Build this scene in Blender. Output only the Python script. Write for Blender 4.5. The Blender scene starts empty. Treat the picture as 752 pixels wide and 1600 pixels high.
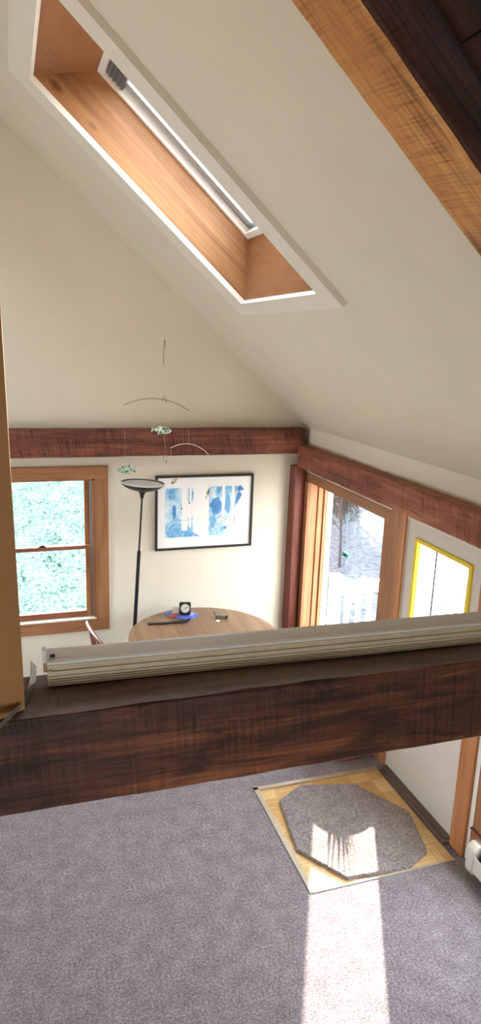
import bpy, bmesh, math, random
from mathutils import Vector, Matrix, noise
SC = bpy.context.scene
COL = SC.collection
PI = math.pi
R = math.radians

# ------------------------------------------------------------------ materials
def lin(r, g, b):
    f = lambda c: (c/255/12.92) if c/255 <= .04045 else ((c/255+.055)/1.055)**2.4
    return (f(r), f(g), f(b), 1)

class NT:
    def __init__(s, name):
        s.m = bpy.data.materials.new(name); s.m.use_nodes = True
        s.t = s.m.node_tree; s.t.nodes.clear()
        s.out = s.t.nodes.new('ShaderNodeOutputMaterial')
    def n(s, typ, _p=None, **ins):
        nd = s.t.nodes.new('ShaderNode'+typ)
        for k, v in (_p or {}).items(): setattr(nd, k, v)
        for k, v in ins.items():
            k = k.replace('_', ' ')
            sock = nd.inputs[int(k[1:])] if (k[0] == 'i' and k[1:].isdigit()) else nd.inputs[k]
            if isinstance(v, bpy.types.NodeSocket): s.t.links.new(v, sock)
            else: sock.default_value = v
        return nd
    def ramp(s, fac, stops, interp='LINEAR'):
        nd = s.t.nodes.new('ShaderNodeValToRGB'); nd.color_ramp.interpolation = interp
        cr = nd.color_ramp
        while len(cr.elements) < len(stops): cr.elements.new(.5)
        for e, (p, c) in zip(cr.elements, stops):
            e.position = p; e.color = c if len(c) == 4 else (*c, 1)
        s.t.links.new(fac, nd.inputs[0]); return nd.outputs[0]
    def mix(s, fac, a, b, blend='MIX'):
        nd = s.t.nodes.new('ShaderNodeMix'); nd.data_type = 'RGBA'; nd.blend_type = blend
        for i, v in ((0, fac), (6, a), (7, b)):
            if isinstance(v, bpy.types.NodeSocket): s.t.links.new(v, nd.inputs[i])
            else: nd.inputs[i].default_value = v
        return nd.outputs[2]
    def math(s, op, a, b=0.0, c=0.0):
        nd = s.t.nodes.new('ShaderNodeMath'); nd.operation = op
        for i, v in enumerate((a, b, c)):
            if isinstance(v, bpy.types.NodeSocket): s.t.links.new(v, nd.inputs[i])
            else: nd.inputs[i].default_value = v
        return nd.outputs[0]
    def obj(s): return s.n('TexCoord').outputs['Object']
    def mapv(s, v, scale=(1, 1, 1), rot=(0, 0, 0), loc=(0, 0, 0)):
        return s.n('Mapping', Vector=v, Scale=scale, Rotation=rot, Location=loc).outputs[0]
    def noise(s, v, scale=5, detail=4, rough=.55, dist=0):
        return s.n('TexNoise', Vector=v, Scale=scale, Detail=detail, Roughness=rough, Distortion=dist).outputs[0]
    def bump(s, h, strength=.3, dist=.005):
        return s.n('Bump', Strength=strength, Distance=dist, Height=h).outputs[0]
    def bsdf(s, col, rough=.5, metal=0.0, normal=None, spec=.5):
        b = s.n('BsdfPrincipled'); 
        for k, v in (('Base Color', col), ('Roughness', rough), ('Metallic', metal), ('Specular IOR Level', spec)):
            if isinstance(v, bpy.types.NodeSocket): s.t.links.new(v, b.inputs[k])
            else: b.inputs[k].default_value = v
        if normal is not None: s.t.links.new(normal, b.inputs['Normal'])
        s.t.links.new(b.outputs[0], s.out.inputs[0]); return b

def plain(name, c, rough=.5, metal=0., var=.06, scale=14, bump=0.0, spec=.5):
    t = NT(name); v = t.obj(); nz = t.noise(v, scale, 5)
    a = tuple(x*(1-var) for x in c[:3])+(1,); b = tuple(min(1, x*(1+var)) for x in c[:3])+(1,)
    col = t.ramp(nz, [(.3, a), (.7, b)])
    nrm = t.bump(t.noise(v, scale*9, 3), bump, .002) if bump else None
    t.bsdf(col, rough, metal, nrm, spec); return t.m

def wood(name, stops, along='X', grain=16, stretch=.045, saw=0., sawdark=.55, saw_scale=24., sawtilt=.25, rough=.6, bump=.35, knots=0., patch=.0, patchcol=None, spec=.35, off=(0, 0, 0), dust=0.):
    """long grain runs along the object's own axis; saw kerf marks cross it"""
    t = NT(name); v0 = t.mapv(t.obj(), loc=off)
    rot = {'X': (0, 0, 0), 'Y': (0, 0, -PI/2), 'Z': (0, PI/2, 0)}[along]
    v = t.mapv(v0, rot=rot)
    warp = t.n('TexNoise', Vector=t.mapv(v, (.6, 2.2, 2.2)), Scale=1.5, Detail=3.0).outputs['Color']
    vw = t.mix(.05, v, warp, 'ADD')
    g1 = t.noise(t.mapv(vw, (stretch*grain, grain, grain)), 1, 8, .66, .2)
    g2 = t.noise(t.mapv(vw, (stretch*grain*3, grain*6, grain*6)), 1, 5, .7, 0)
    g3 = t.noise(t.mapv(vw, (.9, 2.6, 2.6)), 1, 4, .6, .8)
    f = t.math('ADD', t.math('MULTIPLY', g1, .46), t.math('ADD', t.math('MULTIPLY', g2, .3), t.math('MULTIPLY', g3, .24)))
    f = t.math('ADD', t.math('MULTIPLY', t.math('SUBTRACT', f, .5), 1.5), .5)
    col = t.ramp(f, stops)
    h = f
    if patch:
        pn = t.noise(t.mapv(v, (2.2, 9, 9)), 1.6, 7, .68, .9)
        col = t.mix(t.math('MULTIPLY', t.ramp(pn, [(.47, (0, 0, 0, 1)), (.60, (1, 1, 1, 1))]), patch), col, patchcol)
    if saw:
        sv = t.mapv(v, rot=(sawtilt*.6, sawtilt*.4, sawtilt))
        k1 = t.noise(t.mapv(sv, (saw_scale*3.6, 3.5, 3.5)), 1, 4, .6, .15)
        w = t.n('TexWave', {'wave_type': 'BANDS', 'bands_direction': 'X'}, Vector=sv, Scale=saw_scale, Distortion=6.0, Detail=4.0, Detail_Scale=.5, Detail_Roughness=.6).outputs[1]
        kk = t.math('ADD', t.math('MULTIPLY', k1, .9), t.math('MULTIPLY', w, .10))
        gate = t.ramp(t.noise(t.mapv(v, (3.2, 9, 9)), 1, 4, .6), [(.36, (.12,)*3), (.6, (1,)*3)])
        k = t.math('MULTIPLY', t.math('MULTIPLY', t.ramp(kk, [(.40, (1,)*3), (.54, (0,)*3)]), gate), saw)
        col = t.mix(k, col, t.mix(1.0, col, (sawdark, sawdark*.92, sawdark*.9, 1), 'MULTIPLY'))
        h = t.math('SUBTRACT', f, t.math('MULTIPLY', k, .8))
        ck_ = t.ramp(t.noise(t.mapv(vw, (1.3, 24, 24)), 1, 5, .62, .3), [(.33, (1,)*3), (.40, (0,)*3)])
        col = t.mix(t.math('MULTIPLY', ck_, .7), col, t.mix(1.0, col, (.3, .26, .25, 1), 'MULTIPLY'))
    if knots:
        d = t.n('TexVoronoi', {'feature': 'F1'}, Vector=t.mapv(v, (.9, 1.9, 1.9)), Scale=knots).outputs['Distance']
        kf = t.ramp(d, [(.07, (1,)*3), (.17, (0,)*3)])
        col = t.mix(t.math('MULTIPLY', kf, .75), col, t.mix(1.0, col, (.28, .2, .17, 1), 'MULTIPLY'))
    if dust:
        nz = t.n('SeparateXYZ', Vector=t.n('NewGeometry').outputs['Normal']).outputs[2]
        dn_ = t.ramp(t.noise(t.mapv(v, (2, 7, 7)), 1.5, 5, .6), [(.3, (.3,)*3), (.62, (1,)*3)])
        dm = t.math('MULTIPLY', t.ramp(nz, [(.75, (0,)*3), (.93, (1,)*3)]), dn_)
        col = t.mix(t.math('MULTIPLY', dm, dust), col, lin(150, 136, 126))
    t.bsdf(col, rough, 0., t.bump(h, bump, .006), spec); return t.m

M = {}
M['paint'] = plain('wall_paint', lin(223, 216, 199), .7, 0, .02, 3, .05, .3)
M['ceil'] = plain('ceiling_paint', lin(214, 208, 190), .75, 0, .02, 3, .05, .2)
M['white'] = plain('white_trim_paint', lin(236, 234, 228), .4, 0, .02, 6)
M['doorwhite'] = plain('white_door_paint', lin(212, 206, 196), .45, 0, .03, 5)
M['tan'] = plain('tan_wall_paint', lin(172, 130, 84), .7, 0, .03, 4, .05, .2)
dk = [(.28, lin(30, 16, 12)), (.42, lin(66, 36, 25)), (.56, lin(100, 56, 38)), (.74, lin(160, 98, 62))]
M['beam'] = wood('rough_sawn_dark_beam', dk, 'X', 15, .06, .62, .40, 15, .14, .55, .6, 0, .6, lin(28, 15, 12), dust=.75)
rd = [(.30, lin(58, 30, 24)), (.45, lin(104, 60, 46)), (.58, lin(138, 84, 64)), (.76, lin(180, 126, 98))]
M['beamred'] = wood('rough_sawn_red_beam', rd, 'X', 15, .05, 1., .42, 13, .35, .6, .6, 0, .4, lin(92, 46, 38))
M['beamredY'] = wood('rough_sawn_red_plate', [(.3, lin(92, 50, 38)), (.5, lin(150, 88, 66)), (.72, lin(186, 122, 92))], 'X', 15, .06, 1., .5, 17, .2, .6, .6, 0, .35, lin(112, 62, 52))
M['post'] = wood('red_post_wood', [(.3, lin(70, 30, 20)), (.5, lin(112, 52, 36)), (.72, lin(150, 84, 60))], 'Z', 20, .04, .3, .6, 14, .2, .42, .3)
hn = [(.30, lin(150, 92, 42)), (.45, lin(196, 134, 72)), (.58, lin(216, 158, 92)), (.75, lin(230, 182, 120))]
M['rafter'] = wood('honey_rough_rafter', hn, 'X', 13, .05, .9, .62, 25, .12, .6, .5, 2.2, .4, lin(190, 116, 64))
pine = [(.30, lin(104, 62, 32)), (.46, lin(140, 94, 54)), (.6, lin(158, 112, 68)), (.75, lin(182, 140, 94))]
M['pine'] = wood('pine_board_lining', pine, 'X', 12, .03, 0, .5, 24, .1, .5, .12, 3.0)
M['plywood'] = wood('plywood_panel', [(.3, lin(120, 78, 46)), (.5, lin(146, 98, 60)), (.7, lin(156, 108, 70)), (.84, lin(206, 168, 128))], 'Y', 7, .3, 0, .5, 24, .1, .55, .1)
trim = [(.30, lin(118, 76, 46)), (.46, lin(152, 104, 68)), (.6, lin(168, 120, 82)), (.75, lin(192, 146, 106))]
M['trimX'] = wood('brown_window_trim', trim, 'X', 24, .035, 0, rough=.5, bump=.12)
M['trimY'] = wood('brown_window_trim_deep', trim, 'Y', 24, .035, 0, rough=.5, bump=.12)
M['trimZ'] = wood('brown_window_trim_upright', trim, 'Z', 24, .035, 0, rough=.5, bump=.12)
orn = [(.30, lin(140, 82, 46)), (.46, lin(176, 116, 74)), (.6, lin(192, 136, 94)), (.75, lin(214, 168, 128))]
M['jamb'] = wood('orange_jamb_wood', orn, 'Z', 22, .03, 0, rough=.5, bump=.1)
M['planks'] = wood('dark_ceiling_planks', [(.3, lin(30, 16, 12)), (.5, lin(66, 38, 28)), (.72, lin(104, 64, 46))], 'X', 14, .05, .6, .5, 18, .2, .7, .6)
M['sash'] = wood('sash_wood', [(.3, lin(120, 72, 40)), (.5, lin(158, 104, 62)), (.72, lin(190, 140, 96))], 'Z', 26, .03, 0, rough=.45, bump=.1)
M['sashX'] = wood('sash_wood_rail', [(.3, lin(96, 52, 34)), (.5, lin(134, 78, 52)), (.72, lin(170, 112, 76))], 'X', 26, .03, 0, rough=.45, bump=.1)
M['tabletop'] = wood('table_veneer', [(.28, lin(112, 82, 58)), (.46, lin(140, 106, 78)), (.6, lin(154, 120, 90)), (.78, lin(176, 144, 112))], 'Y', 14, .05, 0, rough=.38, bump=.06)
M['tabledark'] = wood('table_leg_wood', [(.3, lin(110, 72, 44)), (.5, lin(144, 100, 64)), (.72, lin(170, 128, 90))], 'Z', 20, .05, 0, rough=.4, bump=.1)
M['chair'] = wood('chair_wood', [(.3, lin(70, 34, 26)), (.5, lin(112, 58, 44)), (.72, lin(144, 86, 66))], 'Z', 24, .05, 0, rough=.28, bump=.1, spec=.6)
M['thresh'] = wood('dark_threshold_wood', [(.3, lin(66, 50, 42)), (.5, lin(104, 84, 72)), (.72, lin(138, 118, 102))], 'Y', 30, .03, 0, rough=.5, bump=.3)
M['black'] = plain('black_metal', lin(26, 26, 28), .35, .3, .1)
M['blackplastic'] = plain('black_plastic', lin(22, 22, 24), .4, 0, .1)
M['greymetal'] = plain('grey_metal', lin(150, 148, 144), .35, .8, .06)
M['chrome'] = plain('chrome_metal', lin(205, 205, 208), .18, 1., .04)
M['strapmetal'] = plain('dull_strip_metal', lin(164, 164, 160), .38, .7, .08)
M['lampglass'] = plain('grey_lamp_bowl_inside', lin(228, 226, 224), .6, 0, .05, 6)
M['yellow'] = plain('yellow_weather_strip', lin(232, 206, 48), .55, 0, .08, 20)
M['grey'] = plain('grey_blind_fabric', lin(112, 110, 108), .8, 0, .1, 30)
M['alu'] = plain('blue_grey_aluminium', lin(170, 192, 206), .45, .1, .06)
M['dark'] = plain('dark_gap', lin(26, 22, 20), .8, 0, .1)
M['ivory'] = plain('ivory_blind_slat', lin(212, 202, 180), .5, 0, .05, 20)
M['slat'] = plain('beige_blind_slat', lin(214, 198, 166), .55, 0, .08, 30)
M['heater'] = plain('heater_enamel', lin(216, 212, 202), .4, 0, .04, 10)
M['blue'] = plain('blue_print_ink', lin(120, 178, 224), .6, 0, .15, 20)
M['navy'] = plain('dark_blue_ink', lin(76, 142, 208), .6, 0, .2, 30)
M['ink'] = plain('grey_ink_line', lin(96, 110, 128), .6, 0, .1)
M['paper'] = plain('white_paper', lin(244, 244, 244), .6, 0, .01, 8)
M['mag'] = plain('blue_cover_paper', lin(96, 116, 214), .4, 0, .22, 28)
M['red'] = plain('red_card', lin(190, 52, 44), .5, 0, .1)
M['wire'] = plain('mobile_wire', lin(110, 104, 92), .4, .6, .1)
M['wirelight'] = plain('pale_mobile_wire', lin(222, 214, 196), .4, .2, .1)
M['thread'] = plain('pale_thread', lin(206, 200, 186), .6, 0, .05)
M['deckwhite'] = plain('white_rail_paint', lin(240, 240, 238), .5, 0, .03)
M['bark'] = plain('grey_bark', lin(38, 34, 34), .9, 0, .2, 20)
M['needle'] = plain('dark_evergreen_needles', lin(24, 32, 28), .9, 0, .3, 5)
M['siding'] = plain('grey_outside_siding', lin(170, 168, 162), .7, 0, .05)

def fish_mat(name, a, b, c):
    t = NT(name); v = t.obj()
    n1 = t.noise(v, 55, 3, .6, .8)
    col = t.ramp(n1, [(0, a), (.41, b), (.49, c)], 'CONSTANT')
    t.bsdf(col, .3, .1); return t.m
M['fishg'] = fish_mat('green_black_fish_enamel', lin(40, 52, 46), lin(84, 160, 132), lin(196, 214, 190))
M['fishw'] = fish_mat('white_green_fish_enamel', lin(36, 50, 52), lin(96, 150, 112), lin(232, 234, 222))
M['fisht'] = fish_mat('tan_fish_enamel', lin(60, 52, 44), lin(160, 140, 100), lin(220, 210, 190))
M['teal'] = fish_mat('teal_glass', lin(20, 120, 120), lin(30, 176, 168), lin(110, 220, 210))

# carpet
def carpet(name, a, b, c):
    t = NT(name); v = t.obj()
    n1 = t.noise(v, 150, 3, .75); n2 = t.noise(v, 9, 4, .6); n3 = t.noise(v, 66, 3, .7)
    f = t.math('ADD', t.math('MULTIPLY', n1, .5), t.math('ADD', t.math('MULTIPLY', n2, .14), t.math('MULTIPLY', n3, .36)))
    col = t.ramp(f, [(.385, a), (.5, b), (.615, c)])
    b_ = t.bsdf(col, .95, 0, t.bump(t.math('ADD', n1, t.math('MULTIPLY', n3, .6)), .9, .014), .1)
    b_.inputs['Sheen Weight'].default_value = .25
    return t.m
M['carpet'] = carpet('mauve_grey_carpet', lin(78, 66, 68), lin(138, 122, 124), lin(196, 181, 183))
M['rug'] = carpet('taupe_rug_pile', lin(88, 74, 70), lin(146, 130, 124), lin(192, 178, 172))
# parquet
t = NT('pale_parquet'); v = t.obj()
sc = t.mapv(v, (1/.152, 1/.152, 1))
ck = t.n('TexChecker', Vector=sc, Scale=1.0).outputs[1]
ga = t.noise(t.mapv(v, (7, 60, 1)), 1, 6, .6); gb = t.noise(t.mapv(v, (60, 7, 1)), 1, 6, .6)
sa = t.n('TexWave', {'bands_direction': 'Y'}, Vector=v, Scale=.3142/.0305, Distortion=0.).outputs[1]
sb = t.n('TexWave', {'bands_direction': 'X'}, Vector=v, Scale=.3142/.0305, Distortion=0.).outputs[1]
g = t.mix(ck, ga, gb); s_ = t.mix(ck, sa, sb)
tile = t.n('TexWhiteNoise', Vector=t.n('VectorMath', {'operation': 'FLOOR'}, i0=sc).outputs[0]).outputs[0]
col = t.ramp(t.math('ADD', t.math('MULTIPLY', g, .7), t.math('MULTIPLY', tile, .3)), [(.25, lin(186, 140, 84)), (.5, lin(214, 172, 110)), (.75, lin(232, 200, 146))])
col = t.mix(t.ramp(s_, [(.0, (.35,)*3), (.06, (0,)*3)]), col, lin(140, 100, 60))
t.bsdf(col, .2, 0, t.bump(s_, .05, .001), .8); M['parquet'] = t.m
# lawn, woodland floor
t = NT('short_lawn'); v = t.obj()
n1 = t.noise(t.mapv(v, (9, 4.6, 1)), 1.5, 7, .76, .4); n2 = t.noise(t.mapv(v, (1.3, .55, 1)), 1.6, 4, .65)
f = t.math('ADD', t.math('MULTIPLY', n1, .74), t.math('MULTIPLY', n2, .26))
col = t.ramp(f, [(.40, lin(14, 30, 23)), (.445, lin(48, 63, 56)), (.50, lin(67, 79, 73)), (.60, lin(82, 91, 86))])
t.bsdf(col, 1.0, 0, t.bump(n1, .5, .05), 0.); M['lawn'] = t.m
t = NT('leaf_litter_ground'); v = t.obj()
n1 = t.noise(t.mapv(v, (5, 5, 5)), 2.6, 7, .78, .5); n2 = t.noise(v, .25, 3)
col = t.ramp(n1, [(.40, lin(20, 20, 24)), (.46, lin(62, 63, 68)), (.60, lin(78, 80, 84))])
col = t.mix(t.ramp(n2, [(.56, (0,)*3), (.64, (.7,)*3)]), col, lin(50, 66, 58))
t.bsdf(col, .95, 0, None, .1); M['litter'] = t.m
# deck boards
t = NT('grey_deck_boards'); v = t.obj()
w = t.n('TexWave', {'bands_direction': 'X'}, Vector=v, Scale=.3142/.14, Distortion=0.).outputs[1]
col = t.mix(t.ramp(w, [(0, (1,)*3), (.04, (0,)*3)]), t.ramp(t.noise(t.mapv(v, (30, 1.5, 1)), 1, 5), [(.3, lin(150, 146, 140)), (.7, lin(196, 192, 186))]), lin(40, 38, 36))
t.bsdf(col, .8); M['deck'] = t.m
# clear glass pane: lets light straight through, mirrors a little
t = NT('clear_window_glass')
fr = t.math('MULTIPLY_ADD', t.math('POWER', t.n('LayerWeight', Blend=.5).outputs['Facing'], 5.0), .7, .035)
mx = t.n('MixShader', i0=fr, i1=t.n('BsdfTransparent', Color=(.97, .985, .98, 1)).outputs[0], i2=t.n('BsdfGlossy', Roughness=.02).outputs[0])
t.t.links.new(mx.outputs[0], t.out.inputs[0]); M['glass'] = t.m
# blue print art
def art(name, seed):
    t = NT(name); v = t.mapv(t.obj(), loc=(seed, seed*.7, 0))
    n1 = t.noise(t.mapv(v, (1, 1, .8)), 7, 5, .6, 1.2)
    col = t.ramp(n1, [(.36, lin(96, 164, 218)), (.45, lin(146, 200, 234)), (.52, lin(192, 224, 242)), (.62, lin(222, 240, 248)), (.74, lin(166, 210, 238))])
    t.bsdf(col, .5); return t.m
M['art1'] = art('blue_wash_print', 1.3); M['art2'] = art('blue_wash_print_two', 4.1)

# ------------------------------------------------------------------ geometry helpers
def BM(): return bmesh.new()
def bx(bm, x, y, z, mat4=None, bev=0.):
    (x0, x1), (y0, y1), (z0, z1) = x, y, z
    vs = [bm.verts.new((a, b, c)) for a in (x0, x1) for b in (y0, y1) for c in (z0, z1)]
    F = [bm.faces.new([vs[i] for i in q]) for q in ((0, 1, 3, 2), (4, 6, 7, 5), (0, 4, 5, 1), (2, 3, 7, 6), (0, 2, 6, 4), (1, 5, 7, 3))]
    if bev:
        es = list({e for f in F for e in f.edges})
        r = bmesh.ops.bevel(bm, geom=es, offset=bev, segments=2, affect='EDGES', profile=.6)
        vs = list({v for f in r['faces'] for v in f.verts} | {v for v in vs if v.is_valid})
    if mat4 is not None: bmesh.ops.transform(bm, matrix=mat4, verts=[v for v in vs if v.is_valid])
    return bm
def prism(bm, pts, d):
    """pts: 3D polygon, d: extrusion vector"""
    d = Vector(d); a = [bm.verts.new(p) for p in pts]; b = [bm.verts.new(Vector(p)+d) for p in pts]
    n = len(pts); bm.faces.new(a); bm.faces.new(b[::-1])
    for i in range(n): bm.faces.new((a[i], b[i], b[(i+1) % n], a[(i+1) % n]))
    return bm
def tube(bm, pts, rad, seg=8, cap=True):
    pts = [Vector(p) for p in pts]; n = len(pts)
    rad = rad if isinstance(rad, (list, tuple)) else [rad]*n
    rings = []; prev = None
    for i, p in enumerate(pts):
        tg = (pts[min(i+1, n-1)]-pts[max(i-1, 0)]).normalized()
        if prev is None: u = tg.orthogonal().normalized()
        else: u = (prev-tg*prev.dot(tg)).normalized()
        prev = u; w = tg.cross(u)
        rings.append([bm.verts.new(p+(u*math.cos(2*PI*k/seg)+w*math.sin(2*PI*k/seg))*rad[i]) for k in range(seg)])
    for a, b in zip(rings, rings[1:]):
        for k in range(seg): bm.faces.new((a[k], a[(k+1) % seg], b[(k+1) % seg], b[k]))
    if cap: bm.faces.new(rings[0][::-1]); bm.faces.new(rings[-1])
    return bm
def lathe(bm, prof, c=(0, 0, 0), seg=40, cap=True):
    rings = []
    for r, z in prof: rings.append([bm.verts.new((c[0]+r*math.cos(2*PI*k/seg), c[1]+r*math.sin(2*PI*k/seg), c[2]+z)) for k in range(seg)])
    for a, b in zip(rings, rings[1:]):
        for k in range(seg): bm.faces.new((a[k], a[(k+1) % seg], b[(k+1) % seg], b[k]))
    if cap: bm.faces.new(rings[0][::-1]); bm.faces.new(rings[-1])
    return bm
def fin(name, bm, mat, parent=None, org=None, smooth=False, mw=None):
    """link a bmesh (given in world coordinates) as one object; org = its origin"""
    bmesh.ops.recalc_face_normals(bm, faces=bm.faces)
    me = bpy.data.meshes.new(name)
    if org is None:
        if parent is not None: org = parent.matrix_world.translation.copy() if parent.parent is None else PW(parent)
        elif mw is not None: org = Vector((0, 0, 0))
        else:
            xs = [v.co for v in bm.verts]
            mn = [min(v[i] for v in xs) for i in range(3)]; mx_ = [max(v[i] for v in xs) for i in range(3)]
            org = Vector(((mn[0]+mx_[0])/2, (mn[1]+mx_[1])/2, mn[2]))
    org = Vector(org)
    if mw is None: bmesh.ops.translate(bm, vec=-org, verts=bm.verts)
    bm.to_mesh(me); bm.free()
    if smooth:
        for p in me.polygons: p.use_smooth = True
        try: me.set_sharp_from_angle(angle=R(40))
        except Exception: pass
    o = bpy.data.objects.new(name, me); COL.objects.link(o); me.materials.append(mat)
    if parent is not None:
        o.parent = parent
        if mw is not None: o.matrix_local = Matrix.Translation(-PW(parent)) @ mw
        else: o.location = org-PW(parent)
    elif mw is not None: o.matrix_world = mw
    else: o.location = org
    return o
def PW(o):
    l = o.location.copy(); p = o.parent
    while p: l += p.location; p = p.parent
    return l
def tag(o, label, cat, group=None):
    o['label'] = label; o['category'] = cat
    if group: o['group'] = group
    return o
def empty(name, loc, label=None, cat=None, group=None, kind=None):
    o = bpy.data.objects.new(name, None); o.empty_display_size = .1; COL.objects.link(o); o.location = loc
    bpy.context.view_layer.update()
    if label: tag(o, label, cat, group)
    if kind: o['kind'] = kind
    return o
def struct(o, label=None, cat=None):
    o['kind'] = 'structure'
    if label: o['label'] = label; o['category'] = cat
    return o
def boxes(lst, bev=0.):
    bm = BM()
    for b in lst: bx(bm, *b, bev=bev)
    return bm

def rough_beam(L, w, h, seed, amp=.004, n=70, wane=0.):
    """beam along local X from 0..L, section w (y: 0..w) by h (z: 0..h), hewn and slightly wavy edges"""
    bm = BM(); c = .006; rings = []
    base = []
    k = 5
    ys = [c+(w-2*c)*i/k for i in range(k+1)]; zs = [c+(h-2*c)*i/k for i in range(k+1)]
    base += [(y, 0, 0, -1) for y in ys] + [(w, z, 1, 0) for z in zs] + [(y, h, 0, 1) for y in reversed(ys)] + [(0, z, -1, 0) for z in reversed(zs)]
    for i in range(n+1):
        x = L*i/n; ring = []
        for (y, z, ny, nz) in base:
            q = Vector((x*2.2, y*4+seed*7.1, z*4+seed*3.3))
            d = noise.noise(q)*amp+noise.noise(q*6)*amp*.35
            edge = (abs(y-w/2) > w/2-.02) and (abs(z-h/2) > h/2-.02)
            if edge: d += noise.noise(Vector((x*9, y*2+seed, z*2)))*amp*.7 - wane
            ring.append(bm.verts.new((x, y+ny*d+(0 if ny else 0), z+nz*d)))
        rings.append(ring)
    m = len(base)
    for a, b in zip(rings, rings[1:]):
        for j in range(m): bm.faces.new((a[j], a[(j+1) % m], b[(j+1) % m], b[j]))
    bm.faces.new(rings[0]); bm.faces.new(rings[-1][::-1])
    return bm

# ------------------------------------------------------------------ frame of the place
XW, YG, H0 = 2.70, 6.14, 2.445            # right wall, gable wall, height where roof slope meets right wall
TH = 0.724842; CT, ST = math.cos(TH), math.sin(TH)
XR = -.60                                  # ridge
SR = (XW-XR)/CT; ZR = H0+(XW-XR)*math.tan(TH)
XL = 2*XR-XW
YN = -1.7                                  # wall behind the viewer
SLOPE = Matrix(((-CT, 0, ST, XW), (0, 1, 0, 0), (ST, 0, CT, H0), (0, 0, 0, 1)))   # local (s, y, off) -> world
def SL(s, y, o): return SLOPE @ Vector((s, y, o))
def slope_boxes(lst):
    bm = BM()
    for b in lst: bx(bm, *b, mat4=SLOPE)
    return bm

# ---- floor
PX0, PX1, PY0, PY1 = 1.60, 2.625, 3.165, 4.215
struct(fin('floor', boxes([((XL, PX0), (YN, YG), (-.12, 0)), ((PX0, XW), (YN, PY0), (-.12, 0)), ((PX0, XW), (PY1, YG), (-.12, 0)), ((PX1, XW), (PY0, PY1), (-.12, -.012))]), M['carpet'], org=(0, 0, 0)))
struct(fin('floor', boxes([((PX0, PX1), (PY0, PY1), (-.12, -.008))]), M['parquet'], org=(PX0, PY0, 0)), 'pale parquet entry square in front of the white door', 'floor')
# thin strips that bind the carpet edge around the parquet
bm = boxes([((PX0-.002, PX0+.034), (PY0, PY1), (-.006, .006)), ((PX0-.002, PX1), (PY1-.03, PY1+.004), (-.006, .006)), ((PX0-.002, PX1), (PY0-.004, PY0+.012), (-.006, .004))], .002)
struct(fin('trim_1', bm, plain('edge_strip_metal', lin(176, 160, 136), .4, .2, .08)), 'thin edge strip binding the carpet around the parquet square', 'trim')

# ---- right wall with openings
O1 = (4.42, 5.95, .36, 1.955); O2 = (3.345, 4.208, 0, 2.012); O3 = (1.90, 3.125, .14, 1.96)
def wall_right():
    X = (XW, XW+.2); L = []
    ys = [(YN, O3[0]), (O3[1], O2[0]), (O2[1], O1[0]), (O1[1], YG+.2)]
    for a in ys: L.append((X, a, (-.12, H0)))
    for o in (O1, O2, O3):
        if o[2] > 0: L.append((X, (o[0], o[1]), (-.12, o[2])))
        L.append((X, (o[0], o[1]), (o[3], H0)))
    return boxes(L)
struct(fin('wall_right', wall_right(), M['paint'], org=(XW, 0, 0)))
# ---- gable wall
GO = (-.25, .690, .665, 1.988)
bm = boxes([((XL, GO[0]), (YG, YG+.2), (-.12, H0)), ((GO[1], XW), (YG, YG+.2), (-.12, H0)), ((GO[0], GO[1]), (YG, YG+.2), (-.12, GO[2])), ((GO[0], GO[1]), (YG, YG+.2), (GO[3], H0))])
prism(bm, [(XL, YG, H0), (XW, YG, H0), (XR, YG, ZR)], (0, .2, 0))
struct(fin('wall_back', bm, M['paint'], org=(0, YG, 0)))
# ---- walls behind and to the left of the view
FO = (-.7, .5, 1.3, 2.3)
bm = boxes([((XL, FO[0]), (YN-.2, YN), (-.12, H0)), ((FO[1], XW), (YN-.2, YN), (-.12, H0)), ((FO[0], FO[1]), (YN-.2, YN), (-.12, FO[2])), ((FO[0], FO[1]), (YN-.2, YN), (FO[3], H0))]); prism(bm, [(XL, YN, H0), (XW, YN, H0), (XR, YN, ZR)], (0, -.2, 0))
struct(fin('wall_front', bm, M['paint'], org=(0, YN, 0)))
w6 = empty('added_window_front', ((FO[0]+FO[1])/2, YN-.1, FO[2]), kind='structure')  # unseen window, added to brighten the near beam and the tan wall end
fin('window_frame', boxes([((FO[0], FO[0]+.07), (YN-.16, YN+.02), (FO[2], FO[3])), ((FO[1]-.07, FO[1]), (YN-.16, YN+.02), (FO[2], FO[3])), ((-.135, -.065), (YN-.16, YN+.02), (FO[2], FO[3])), ((FO[0], FO[1]), (YN-.16, YN+.02), (FO[2], FO[2]+.07)), ((FO[0], FO[1]), (YN-.16, YN+.02), (FO[3]-.07, FO[3]))]), M['trimX'], w6)
fin('pane', boxes([((FO[0]+.06, FO[1]-.06), (YN-.1, YN-.095), (FO[2]+.06, FO[3]-.06))]), M['glass'], w6)
LO = (2.6, 5.0, .8, 2.0)
struct(fin('wall_left', boxes([((XL-.2, XL), (YN-.2, LO[0]), (-.12, H0)), ((XL-.2, XL), (LO[1], YG+.2), (-.12, H0)), ((XL-.2, XL), (LO[0], LO[1]), (-.12, LO[2])), ((XL-.2, XL), (LO[0], LO[1]), (LO[3], H0))]), M['paint'], org=(XL, 0, 0)))
w5 = empty('added_window_left', (XL-.1, (LO[0]+LO[1])/2, LO[2]), kind='structure')  # unseen window, added for the extra daylight it lets in
fin('window_frame', boxes([((XL-.16, XL+.02), (LO[0], LO[0]+.07), (LO[2], LO[3])), ((XL-.16, XL+.02), (LO[1]-.07, LO[1]), (LO[2], LO[3])), ((XL-.16, XL+.02), (LO[0], LO[1]), (LO[2], LO[2]+.07)), ((XL-.16, XL+.02), (LO[0], LO[1]), (LO[3]-.07, LO[3]))]), M['trimZ'], w5)
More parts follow.
